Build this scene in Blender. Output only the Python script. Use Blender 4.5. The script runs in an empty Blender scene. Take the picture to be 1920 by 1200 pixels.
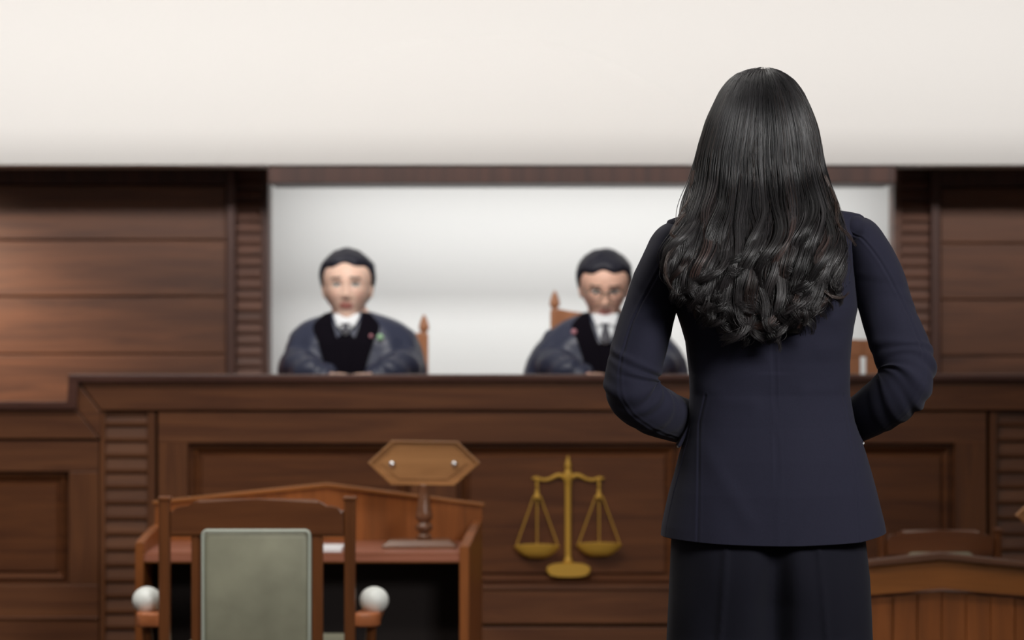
import bpy, bmesh, math, random
import numpy as np
from mathutils import Vector, Matrix, noise
random.seed(7); rng = np.random.default_rng(7)
scene = bpy.context.scene
COL = scene.collection
F = 5000.0; H = 1.36; HY = 620.0; CX = 960.0
def P(px, py, D): return Vector(((px-CX)/F*D, D, H-(py-HY)/F*D))
def X(px, D): return (px-CX)/F*D
def Z(py, D): return H-(py-HY)/F*D
def lin(r, g, b):
    f = lambda c: (c/255/12.92) if c/255 <= .04045 else ((c/255+.055)/1.055)**2.4
    return (f(r), f(g), f(b), 1)

# ------------------------------------------------------------ materials
def nodes(name):
    m = bpy.data.materials.new(name); m.use_nodes = True
    nt = m.node_tree; b = nt.nodes['Principled BSDF']
    return m, nt, b
def plain(name, col, rough=.5, metal=0, spec=.5, bump=0, bscale=200, var=0, vscale=8, sheen=0):
    m, nt, b = nodes(name)
    b.inputs['Base Color'].default_value = col
    b.inputs['Roughness'].default_value = rough
    b.inputs['Metallic'].default_value = metal
    b.inputs['Specular IOR Level'].default_value = spec
    if sheen: b.inputs['Sheen Weight'].default_value = sheen; b.inputs['Sheen Roughness'].default_value = .5
    tc = nt.nodes.new('ShaderNodeTexCoord')
    if var:
        n = nt.nodes.new('ShaderNodeTexNoise'); n.inputs['Scale'].default_value = vscale; n.inputs['Detail'].default_value = 5
        nt.links.new(tc.outputs['Object'], n.inputs['Vector'])
        mx = nt.nodes.new('ShaderNodeMix'); mx.data_type = 'RGBA'
        mx.inputs['A'].default_value = tuple(c*(1-var) for c in col[:3])+(1,)
        mx.inputs['B'].default_value = tuple(min(1, c*(1+var)) for c in col[:3])+(1,)
        nt.links.new(n.outputs['Fac'], mx.inputs['Factor']); nt.links.new(mx.outputs['Result'], b.inputs['Base Color'])
    if bump:
        n2 = nt.nodes.new('ShaderNodeTexNoise'); n2.inputs['Scale'].default_value = bscale; n2.inputs['Detail'].default_value = 3
        nt.links.new(tc.outputs['Object'], n2.inputs['Vector'])
        bp = nt.nodes.new('ShaderNodeBump'); bp.inputs['Strength'].default_value = bump; bp.inputs['Distance'].default_value = .001
        nt.links.new(n2.outputs['Fac'], bp.inputs['Height']); nt.links.new(bp.outputs['Normal'], b.inputs['Normal'])
    return m
def wood(name, dark, light, axis='x', rough=.42, scale=1.0, spec=.4):
    m, nt, b = nodes(name)
    tc = nt.nodes.new('ShaderNodeTexCoord'); mp = nt.nodes.new('ShaderNodeMapping')
    s = {'x': (.9, 9, 14), 'z': (14, 9, .9), 'y': (14, .9, 14)}[axis]
    mp.inputs['Scale'].default_value = tuple(v*scale for v in s)
    nt.links.new(tc.outputs['Object'], mp.inputs['Vector'])
    n = nt.nodes.new('ShaderNodeTexNoise'); n.inputs['Scale'].default_value = 1.6; n.inputs['Detail'].default_value = 7
    n.inputs['Distortion'].default_value = .8; n.inputs['Roughness'].default_value = .62
    nt.links.new(mp.outputs['Vector'], n.inputs['Vector'])
    r = nt.nodes.new('ShaderNodeValToRGB'); r.color_ramp.elements[0].position = .34; r.color_ramp.elements[1].position = .68
    r.color_ramp.elements[0].color = dark; r.color_ramp.elements[1].color = light
    nt.links.new(n.outputs['Fac'], r.inputs['Fac'])
    nt.links.new(r.outputs['Color'], b.inputs['Base Color'])
    b.inputs['Roughness'].default_value = rough; b.inputs['Specular IOR Level'].default_value = spec
    bp = nt.nodes.new('ShaderNodeBump'); bp.inputs['Strength'].default_value = .15; bp.inputs['Distance'].default_value = .002
    nt.links.new(n.outputs['Fac'], bp.inputs['Height']); nt.links.new(bp.outputs['Normal'], b.inputs['Normal'])
    return m
def colattr(name, rough=.5, spec=.5, sss=0, mult=1):
    m, nt, b = nodes(name)
    a = nt.nodes.new('ShaderNodeAttribute'); a.attribute_name = 'Col'
    nt.links.new(a.outputs['Color'], b.inputs['Base Color'])
    b.inputs['Roughness'].default_value = rough; b.inputs['Specular IOR Level'].default_value = spec
    if sss:
        b.inputs['Subsurface Weight'].default_value = sss; b.inputs['Subsurface Scale'].default_value = .01
    return m

M = {}
M['white_wall'] = plain('cream_plaster', lin(240, 236, 231), .9, bump=.05, spec=.15)
M['niche_wall'] = plain('pale_grey_plaster', lin(223, 224, 222), .9, spec=.1)
M['ceiling'] = plain('ceiling_paint', (.78, .77, .74, 1), .9)
M['floor'] = plain('brown_carpet', (.05, .03, .02, 1), .95, var=.2)
M['wall_wood'] = wood('wall_wood', lin(78, 47, 31), lin(110, 69, 45), 'x', .5)
M['wall_wood_dark'] = wood('wall_wood_dark', lin(62, 38, 30), lin(84, 52, 40), 'z', .5)
M['wall_slat'] = wood('wall_slat_wood', lin(82, 54, 42), lin(108, 70, 52), 'x', .5)
M['bench_x'] = wood('bench_wood_across', lin(92, 55, 36), lin(126, 80, 50), 'x', .42)
M['bench_z'] = wood('bench_wood_upright', lin(92, 55, 34), lin(124, 77, 45), 'z', .42)
M['bench_panel'] = wood('bench_panel_wood', lin(88, 50, 29), lin(122, 74, 41), 'x', .42)
M['bench_cap'] = wood('bench_cap_wood', lin(78, 50, 42), lin(102, 68, 58), 'x', .3)
M['bench_slat'] = wood('bench_slat_wood', lin(90, 54, 34), lin(122, 77, 47), 'x', .42)
M['dark'] = plain('dark_gap', lin(24, 14, 12), .8)
M['chair_x'] = wood('chair_wood_across', lin(88, 49, 25), lin(108, 64, 34), 'x', .3, 1.0, .5)
M['chair_z'] = wood('chair_wood_upright', lin(94, 54, 26), lin(122, 72, 38), 'z', .32)
M['arm'] = wood('armrest_wood', lin(160, 94, 56), lin(184, 112, 70), 'y', .3)
M['desk_x'] = wood('desk_wood_across', lin(126, 76, 30), lin(154, 94, 42), 'x', .38)
M['desk_z'] = wood('desk_wood_upright', lin(122, 70, 32), lin(158, 92, 44), 'z', .38)
M['desk_dark'] = wood('desk_edge_wood', lin(70, 42, 24), lin(96, 58, 34), 'x', .5)
M['desk_top'] = wood('desk_top_wood', lin(140, 86, 66), lin(168, 108, 86), 'x', .35)
M['sign'] = wood('sign_wood', lin(150, 104, 62), lin(178, 128, 80), 'x', .4)
M['sign_dark'] = wood('sign_stand_wood', lin(96, 62, 42), lin(124, 84, 60), 'x', .25)
M['steel'] = plain('bright_steel', (.75, .75, .75, 1), .2, 1)
M['gold'] = plain('brushed_gold', lin(226, 176, 72), .5, .2, bump=.1)
M['sage'] = plain('sage_leather', lin(150, 150, 130), .45, bump=.25, bscale=120, var=.3, vscale=11)
M['sage_piping'] = plain('sage_piping', lin(186, 194, 182), .4)
M['ball'] = plain('white_ball', lin(238, 242, 238), .3)
M['paper'] = plain('white_paper', (.85, .85, .88, 1), .7)
M['navy'] = plain('navy_suit_cloth', lin(39, 39, 54), .85, spec=.15, bump=.3, bscale=1400, var=.12, vscale=300, sheen=.06)
M['navy_trouser'] = plain('navy_trouser_cloth', lin(24, 24, 34), .85, spec=.15, bump=.3, bscale=1400, sheen=.05)
M['robe'] = plain('blue_black_robe', lin(50, 55, 76), .42, spec=.5, bump=.1, bscale=60)
M['velvet'] = plain('black_velvet', lin(18, 15, 22), .9, spec=.05)
M['shirt'] = plain('white_shirt', lin(232, 236, 240), .8)
M['tie'] = plain('dark_grey_tie', lin(60, 60, 70), .6)
M['skin'] = colattr('skin', .5, .4, .06)
M['hairm'] = colattr('long_hair', .36, .6)
M['black_hair'] = plain('short_black_hair', lin(30, 31, 44), .55, bump=.6, bscale=150, spec=.4)
M['glass_frame'] = plain('spectacle_frame', lin(70, 66, 66), .3, .6)
M['lens'] = plain('spectacle_lens', (1, 1, 1, 1), .02); M['lens'].node_tree.nodes['Principled BSDF'].inputs['Transmission Weight'].default_value = 1
M['lens'].node_tree.nodes['Principled BSDF'].inputs['IOR'].default_value = 1.05
M['judge_chair'] = wood('judge_chair_wood', lin(158, 104, 72), lin(184, 126, 90), 'z', .35)
M['shoe'] = plain('black_shoe_leather', (.012, .012, .014, 1), .3)
M['button'] = plain('pearl_button', (.8, .8, .8, 1), .2)
M['badge_green'] = plain('green_badge', lin(150, 190, 150), .4)
M['badge_pink'] = plain('pink_badge', lin(190, 130, 140), .4)

# ------------------------------------------------------------ object helpers
def thing(name, label, cat, loc, group=None):
    o = bpy.data.objects.new(name, None); COL.objects.link(o)
    o.location = loc; o.empty_display_size = .1
    o['label'] = label; o['category'] = cat
    if group: o['group'] = group
    return o
def wloc(o):
    v = Vector(o.location)
    while o.parent: o = o.parent; v = v+Vector(o.location)
    return v
def mkobj(name, me, mat, parent=None, smooth=False, origin=None):
    """vertices are given in world coordinates"""
    o = bpy.data.objects.new(name, me); COL.objects.link(o)
    org = Vector(origin) if origin else Vector((0, 0, 0))
    if parent:
        pw = wloc(parent); o.parent = parent
        me.transform(Matrix.Translation(-pw))
    elif origin:
        me.transform(Matrix.Translation(-org)); o.location = org
    if mat:
        me.materials.clear(); me.materials.append(mat)
    if smooth: me.polygons.foreach_set('use_smooth', [True]*len(me.polygons))
    me.update()
    return o
def bmobj(name, bm, mat, parent=None, smooth=False, origin=None):
    bmesh.ops.recalc_face_normals(bm, faces=bm.faces)
    me = bpy.data.meshes.new(name); bm.to_mesh(me); bm.free()
    return mkobj(name, me, mat, parent, smooth, origin)
def struct(name, bm, mat, smooth=False):
    o = bmobj(name, bm, mat, None, smooth); o['kind'] = 'structure'; return o
def tag(o, label, cat, group=None):
    o['label'] = label; o['category'] = cat
    if group: o['group'] = group
def autosmooth(o, ang=35):
    me = o.data; me.polygons.foreach_set('use_smooth', [True]*len(me.polygons))
    bm = bmesh.new(); bm.from_mesh(me)
    for e in bm.edges:
        if len(e.link_faces) == 2 and e.calc_face_angle(0) > math.radians(ang): e.smooth = False
    bm.to_mesh(me); bm.free()

def box(bm, x0, x1, y0, y1, z0, z1, bev=.003, seg=2):
    vs = [bm.verts.new((x, y, z)) for x in (x0, x1) for y in (y0, y1) for z in (z0, z1)]
    fs = [(0, 1, 3, 2), (4, 6, 7, 5), (0, 4, 5, 1), (2, 3, 7, 6), (0, 2, 6, 4), (1, 5, 7, 3)]
    faces = [bm.faces.new([vs[i] for i in f]) for f in fs]
    if bev:
        es = list({e for f in faces for e in f.edges})
        bev = min(bev, .4*min(abs(x1-x0), abs(y1-y0), abs(z1-z0)))
        bmesh.ops.bevel(bm, geom=es, offset=bev, segments=seg, affect='EDGES', profile=.5)
def pbox(bm, px0, px1, py0, py1, D, d, bev=.003):
    """box whose front face (at distance D) covers the measured rectangle; d deep"""
    box(bm, X(px0, D), X(px1, D), D, D+d, Z(py1, D), Z(py0, D), bev)
def prism(bm, pts, y0, y1, bev=.003, seg=2):
    """pts: (x,z) outline extruded from y0 to y1"""
    a = [bm.verts.new((p[0], y0, p[1])) for p in pts]; b = [bm.verts.new((p[0], y1, p[1])) for p in pts]
    fs = [bm.faces.new(a), bm.faces.new(b[::-1])]
    n = len(pts)
    for i in range(n): fs.append(bm.faces.new((a[i], b[i], b[(i+1) % n], a[(i+1) % n])))
    if bev:
        es = list({e for e in fs[0].edges} | {e for e in fs[1].edges})
        bmesh.ops.bevel(bm, geom=es, offset=bev, segments=seg, affect='EDGES', profile=.5)
def pprism(bm, pts, D, d, bev=.003): prism(bm, [(X(a, D), Z(b, D)) for a, b in pts], D, D+d, bev)
def loft(bm, rings, cap=True, closed=True):
    R = [[bm.verts.new(p) for p in r] for r in rings]
    n = len(R[0])
    for a, b in zip(R, R[1:]):
        for i in range(n if closed else n-1):
            j = (i+1) % n
            bm.faces.new((a[i], a[j], b[j], b[i]))
    if cap:
        bm.faces.new(R[0][::-1]); bm.faces.new(R[-1])
def lathe(bm, cx, cy, prof, n=24):
    loft(bm, [[(cx+r*math.cos(2*math.pi*k/n), cy+r*math.sin(2*math.pi*k/n), z) for k in range(n)] for r, z in prof])
def ellipsoid(bm, c, r, n=20, rot=None):
    m = Matrix.Translation(c) @ (rot.to_4x4() if rot else Matrix()) @ Matrix.Diagonal((r[0], r[1], r[2], 1))
    bmesh.ops.create_uvsphere(bm, u_segments=n, v_segments=max(8, n//2+2), radius=1, matrix=m)
def cat(pts, n):
    """Catmull-Rom resample of a list of tuples"""
    pts = [np.array(p, float) for p in pts]
    P_ = [2*pts[0]-pts[1]]+pts+[2*pts[-1]-pts[-2]]
    out = []; m = len(pts)-1
    for k in range(n):
        t = k/(n-1)*m; i = min(int(t), m-1); u = t-i
        a, b, c, d = P_[i:i+4]
        out.append(.5*((2*b)+(-a+c)*u+(2*a-5*b+4*c-d)*u*u+(-a+3*b-3*c+d)*u**3))
    return out
def tube(bm, pts, n=12, steps=None, rfun=None, up=Vector((0, 0, 1)), round_ends=True):
    """pts (x,y,z,r[,r2]); swept closed tube"""
    steps = steps or max(6, len(pts)*4)
    if len({len(p) for p in pts}) > 1: pts = [tuple(p) if len(p) == 5 else tuple(p)+(p[3],) for p in pts]
    S = cat(pts, steps) if len(pts) > 2 else [np.array(pts[0])+(np.array(pts[1])-np.array(pts[0]))*k/(steps-1) for k in range(steps)]
    rings = []
    pos = [Vector(s[:3]) for s in S]
    T0 = (pos[1]-pos[0]).normalized()
    a = T0.cross(up)
    if a.length < .1: a = T0.cross(Vector((0, 1, 0)))
    a.normalize()
    for k, s in enumerate(S):
        T = (pos[min(k+1, steps-1)]-pos[max(k-1, 0)]).normalized()
        a = (a-T*a.dot(T)).normalized(); b = T.cross(a)
        r1 = max(1e-4, s[3]); r2 = max(1e-4, s[4]) if len(s) > 4 else r1
        ring = []
        for q in range(n):
            th = 2*math.pi*q/n; e = rfun(k/(steps-1), th) if rfun else 0
            ring.append(pos[k]+a*(math.cos(th)*(r1+e))+b*(math.sin(th)*(r2+e)))
        if round_ends and k == 0:
            for f in (.35, .75):
                h = 1-f; q_ = math.sqrt(1-h*h) if h < 1 else 0
                rings.append([pos[0]-T*min(r1, r2)*h+(v-pos[0])*q_ for v in ring])
        rings.append(ring)
        if round_ends and k == steps-1:
            for f in (.75, .35):
                h = 1-f; q_ = math.sqrt(1-h*h)
                rings.append([pos[k]+T*min(r1, r2)*h+(v-pos[k])*q_ for v in ring])
    loft(bm, rings)
def ringpanel(bm, x0, x1, z0, z1, steps):
    """rectangular stepped panel: steps = (inset, y)"""
    R = []
    for ins, y in steps:
        a, b, c, d = x0+ins, x1-ins, z0+ins, z1-ins
        R.append([bm.verts.new(v) for v in ((a, y, c), (b, y, c), (b, y, d), (a, y, d))])
    for p, q in zip(R, R[1:]):
        for i in range(4): bm.faces.new((p[i], p[(i+1) % 4], q[(i+1) % 4], q[i]))
    bm.faces.new(R[-1])
def remesh(bm, name, voxel, smooth=4, factor=.5):
    bmesh.ops.recalc_face_normals(bm, faces=bm.faces)
    me = bpy.data.meshes.new(name+'_raw'); bm.to_mesh(me); bm.free()
    o = bpy.data.objects.new('raw', me); COL.objects.link(o)
    r = o.modifiers.new('r', 'REMESH'); r.mode = 'VOXEL'; r.voxel_size = voxel; r.adaptivity = 0
    if smooth:
        s = o.modifiers.new('s', 'SMOOTH'); s.iterations = smooth; s.factor = factor
    dg = bpy.context.evaluated_depsgraph_get(); dg.update()
    out = bpy.data.meshes.new_from_object(o.evaluated_get(dg)); out.name = name
    bpy.data.objects.remove(o); bpy.data.meshes.remove(me)
    return out
def setcol(me, cols):
    a = me.color_attributes.new('Col', 'FLOAT_COLOR', 'POINT')
    a.data.foreach_set('color', np.asarray(cols, dtype=np.float32).ravel())

# ------------------------------------------------------------ room shell
DW = 10.6      # wooden wall
DN = 11.3      # white wall of the niche
bm = bmesh.new(); box(bm, -4.6, 4.6, -1.5, 11.6, -.1, 0, 0); struct('floor', bm, M['floor'])
bm = bmesh.new(); box(bm, -4.6, 4.6, 0.2, 11.6, 3.7, 3.8, 0); struct('ceiling', bm, M['ceiling'])
bm = bmesh.new(); box(bm, -4.7, -4.6, -1.5, 11.6, 0, 3.7, 0); struct('wall_left', bm, M['white_wall'])
bm = bmesh.new(); box(bm, 4.6, 4.7, -1.5, 11.6, 0, 3.7, 0); struct('wall_right', bm, M['white_wall'])
bm = bmesh.new(); box(bm, -4.6, 4.6, DN, DN+.1, 0, 3.7, 0); struct('wall_back', bm, M['niche_wall'])
# raised platform the judges sit on
PLAT = .32
bm = bmesh.new(); box(bm, -4.6, 4.6, 9.0, DN, 0, PLAT, 0); struct('floor_platform', bm, M['floor'])
# bulkhead with a coved lower edge
bm = bmesh.new()
zb = Z(308, 10.52)
prof = [(10.16, 3.7), (10.16, Z(235, 10.16))]
z1 = Z(235, 10.16)
zb = Z(309, 10.195)
for k in range(1, 9):
    a = k/8
    prof.append((10.16+.035*a**2, z1-(z1-zb)*a))
prof.append((DW+.10, zb+.01))
prof += [(DW+.10, 3.7)]
A = [bm.verts.new((-4.6, y, z)) for y, z in prof]; B = [bm.verts.new((4.6, y, z)) for y, z in prof]
for i in range(len(prof)):
    j = (i+1) % len(prof); bm.faces.new((A[i], B[i], B[j], A[j]))
bm.faces.new(A); bm.faces.new(B[::-1])
o = struct('wall_upper', bm, M['white_wall']); autosmooth(o, 40)

def planks(bm, px0, px1, pys, D, d):
    for a, b in zip(pys, pys[1:]): pbox(bm, px0, px1, a+1.2, b-1.2, D, d, .004)
zfl = HY+(H-PLAT)*F/DW
bm = bmesh.new(); planks(bm, -1300, 424, [346, 450, 556, 664, 772, 880, 990, 1100], DW, .05)
box(bm, X(-1300, DW), X(424, DW), DW+.03, DW+.06, PLAT, Z(320, DW), 0)
struct('wall_back_left', bm, M['wall_wood'])
bm = bmesh.new(); planks(bm, 1763, 3300, [352, 456, 562, 668, 776, 884, 990, 1100], DW, .05)
box(bm, X(1763, DW), X(3300, DW), DW+.03, DW+.06, PLAT, Z(320, DW), 0)
struct('wall_back_right', bm, M['wall_wood'])
# rails under the bulkhead
bm = bmesh.new(); pbox(bm, -1300, 424, 300, 345, DW-.02, .08); struct('trim_1', bm, M['wall_wood_dark'])
bm = bmesh.new(); pbox(bm, 1763, 3300, 300, 349, DW-.02, .08); struct('trim_2', bm, M['wall_wood_dark'])
bm = bmesh.new(); pbox(bm, 502, 1680, 311, 343, 10.21, .36); struct('trim_3', bm, M['wall_wood_dark'])
def louvres(bm, px0, px1, py0, py1, pitch, D, depth=.03, tilt=.35):
    y = py0; w0, w1 = X(px0, D), X(px1, D)
    while y < py1-2:
        zt, zb_ = Z(y+1, D), Z(min(y+pitch-2.2, py1), D)
        pr = [(D+depth*tilt, zt), (D+depth, zt), (D+depth, zb_), (D, zb_), (D-.001, zb_+(zt-zb_)*.25)]
        a = [bm.verts.new((w0, p, q)) for p, q in pr]; b = [bm.verts.new((w1, p, q)) for p, q in pr]
        for i in range(len(pr)):
            j = (i+1) % len(pr); bm.faces.new((a[i], a[j], b[j], b[i]))
        bm.faces.new(a[::-1]); bm.faces.new(b)
        y += pitch
    box(bm, w0, w1, D+depth*.9, D+depth+.02, Z(py1, D), Z(py0, D), 0)
pyP = HY+(H-PLAT)*F/DW
for i, (a, b, c, d) in enumerate([(424, 441, 441, 490), (1746, 1763, 1690, 1746)]):
    bm = bmesh.new(); pbox(bm, a, b, 300, pyP, DW-.04, .12); struct('trim_%d' % (4+i), bm, M['wall_wood_dark'])
    bm = bmesh.new(); louvres(bm, c, d, 312, pyP, 21, DW, .035); struct('trim_%d' % (6+i), bm, M['wall_slat'])
bm = bmesh.new(); pbox(bm, 490, 503, 300, pyP, DW-.01, .16); struct('trim_8', bm, M['wall_wood_dark'])
bm = bmesh.new(); pbox(bm, 1677, 1690, 300, pyP, DW-.01, .16); struct('trim_9', bm, M['wall_slat'])

# ------------------------------------------------------------ judges' bench
DB = 8.93
FL = HY+H*F/DB
bench = thing('judge_bench', 'long dark brown panelled judges\' bench with louvred strips and a stepped left end', 'bench', (0, DB, 0))
bm = bmesh.new()
pprism(bm, [(128, 702), (2600, 702), (2600, 713), (143, 713), (143, 768), (-700, 768), (-700, 756), (128, 756)], DB-.035, .06, .004)
ztop = Z(703, DB-.035); zlow = Z(757, DB-.035)
box(bm, X(129, DB-.035), X(2600, DB), DB, DB+.09, ztop-.075, ztop-.001, .004)
box(bm, X(-700, DB), X(140, DB), DB, DB+.09, zlow-.075, zlow-.001, .004)
bmobj('cap_moulding', bm, M['bench_cap'], bench)
bm = bmesh.new()
pprism(bm, [(146, 714), (2600, 714), (2600, 769), (189, 769)], DB-.012, .05)
pprism(bm, [(144.5, 716), (187.5, 771), (187.5, 822), (144.5, 768)], DB-.012, .05)
pprism(bm, [(-700, 769), (143.5, 769), (186, 822.5), (-700, 822.5)], DB-.012, .05)
o = bmobj('fascia_rail', bm, M['bench_x'], bench)
for a, b in [(187, 197), (276, 291), (296, 352), (770, 856), (1272, 1368), (1790, 1850), (1856, 1870), (1962, 1980)]:
    bm = bmesh.new(); pbox(bm, a, b, 771, FL, DB, .045); bmobj('stile', bm, M['bench_z'], bench)
bm = bmesh.new(); pbox(bm, 129, 185, 884, 1096, DB, .045); bmobj('stile', bm, M['bench_z'], bench)
for a, b, c, d, e in [(296, 1850, 772, 831, .001), (296, 1850, 1106, 1170, .001), (296, 1850, 1176, 1262, .001), (296, 1850, 1266, FL, .001), (296, 1850, 1099, 1106, .008),
                      (-700, 185, 826, 884, .001), (-700, 185, 1096, 1156, .001), (-700, 185, 1162, FL, .001), (-700, 185, 1156, 1162, .008), (1980, 2600, 771, FL, .001)]:
    bm = bmesh.new(); pbox(bm, a, b, c, d, DB-e, .045); bmobj('rail', bm, M['bench_x'], bench)
s = DB/F
for (a, b, c, d) in [(352, 770, 831, 1100), (856, 1272, 831, 1100), (1368, 1790, 831, 1100), (-700, 129, 884, 1096)]:
    bm = bmesh.new()
    ringpanel(bm, X(a, DB), X(b, DB), Z(d, DB), Z(c, DB),
              [(0, DB), (.004, DB+.03), (.014, DB+.03), (.020, DB+.018), (.036, DB+.034), (.040, DB+.034), (.046, DB+.024)])
    bmobj('recessed_panel', bm, M['bench_panel'], bench)
for a, b in [(197, 276), (1870, 1962)]:
    bm = bmesh.new(); louvres(bm, a, b, 771, FL-4, 29.3, DB+.010, .022); o = bmobj('louvre_strip', bm, M['bench_slat'], bench)
bm = bmesh.new(); box(bm, X(190, DB), X(2600, DB), DB+.07, DB+.40, ztop-.075, ztop-.047, .003)
bmobj('writing_surface', bm, M['bench_cap'], bench)
bm = bmesh.new()   # carcass and working surface behind the front
box(bm, X(-700, DB), X(190, DB), DB+.045, DB+.06, .0, zlow-.04, 0)
box(bm, X(190, DB), X(2600, DB), DB+.045, DB+.06, .0, ztop-.04, 0)
bmobj('carcass', bm, M['dark'], bench)

# ------------------------------------------------------------ scales of justice emblem
DE = DB+.018
em = thing('scales_emblem', 'gold scales of justice emblem mounted on the middle bench panel', 'emblem', tuple(P(1065, 1080, DE)))
def epos(px, py): return (X(px, DE), Z(py, DE))
def relief(pts, r, bm, n=10):   # pts (px,py,rpx)
    tube(bm, [(X(a, DE), DE-.002, Z(b, DE), c/559.) if True else 0 for a, b, c in pts], n=n, steps=max(8, len(pts)*5))
bm = bmesh.new()
lathe(bm, X(1065, DE), DE-.002, [(r/559., Z(y, DE)) for y, r in [(1056, 9), (1050, 8), (1046, 6), (1040, 5.5), (920, 5.5), (905, 6), (898, 8), (890, 8), (884, 7), (880, 4.5), (877, 5.5), (874, 6.5), (868, 5), (860, 2.5), (853, .6)]])
bmobj('pillar', bm, M['gold'], em, True)
bm = bmesh.new()
pts = []
ell = lambda cx, cy, a, b, e=2.6: [(X(cx+a*math.copysign(abs(math.cos(t))**(2/e), math.cos(t)), DE), Z(cy-b*math.copysign(abs(math.sin(t))**(2/e), math.sin(t)), DE)) for t in [k/40*2*math.pi for k in range(40)]]
prism(bm, ell(1066, 1068, 41, 13), DE-.022, DE, .006, 3); bmobj('base', bm, M['gold'], em)
bm = bmesh.new()
for sgn in (-1, 1):
    relief([(1065+sgn*x, y, r) for x, y, r in [(4, 898, 4), (12, 892, 4.2), (22, 892, 4), (34, 898, 3.3), (46, 900, 3), (58, 897, 3.4), (66, 897, 2.2)]], 0, bm)
    ellipsoid(bm, (X(1065+sgn*59, DE), DE-.002, Z(897, DE)), (5/559., 5/559., 4/559.))
bmobj('beam', bm, M['gold'], em, True)
for sgn, cy in ((-1, 1033), (1, 1030)):
    cx = 1065+sgn*58
    bm = bmesh.new()      # shallow dish
    n = 32; rings = []
    for r, dz in [(.5, 20), (16, 19), (27, 14), (36, 7), (42, 0), (43, -1), (41, -2), (34, 4), (24, 9), (12, 12), (.5, 13)]:
        rings.append([(X(cx+r*math.cos(2*math.pi*k/n), DE), DE-.024-.022*(r/43)*math.sin(2*math.pi*k/n), Z(cy-8+dz, DE)+.010*(r/43)*math.sin(-2*math.pi*k/n)*(-1)) for k in range(n)])
    loft(bm, rings); pan = bmobj('scale_pan', bm, M['gold'], em, True)
    bm = bmesh.new()
    lathe(bm, X(cx, DE), DE-.004, [(r/559., Z(y, DE)) for y, r in [(934, 7.5), (930, 6), (926, 4), (918, 3), (912, 2), (909, 3.4), (905, 2), (900, 2)]], 12)
    for dx in (-40, 0, 40):
        tube(bm, [(X(cx+dx*.15, DE), DE-.006, Z(930, DE), 1.3/559.), (X(cx+dx, DE), DE-.024, Z(cy-8, DE), 1.3/559.)], n=6)
    bmobj('hanging_rods', bm, M['gold'], pan, True)

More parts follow.
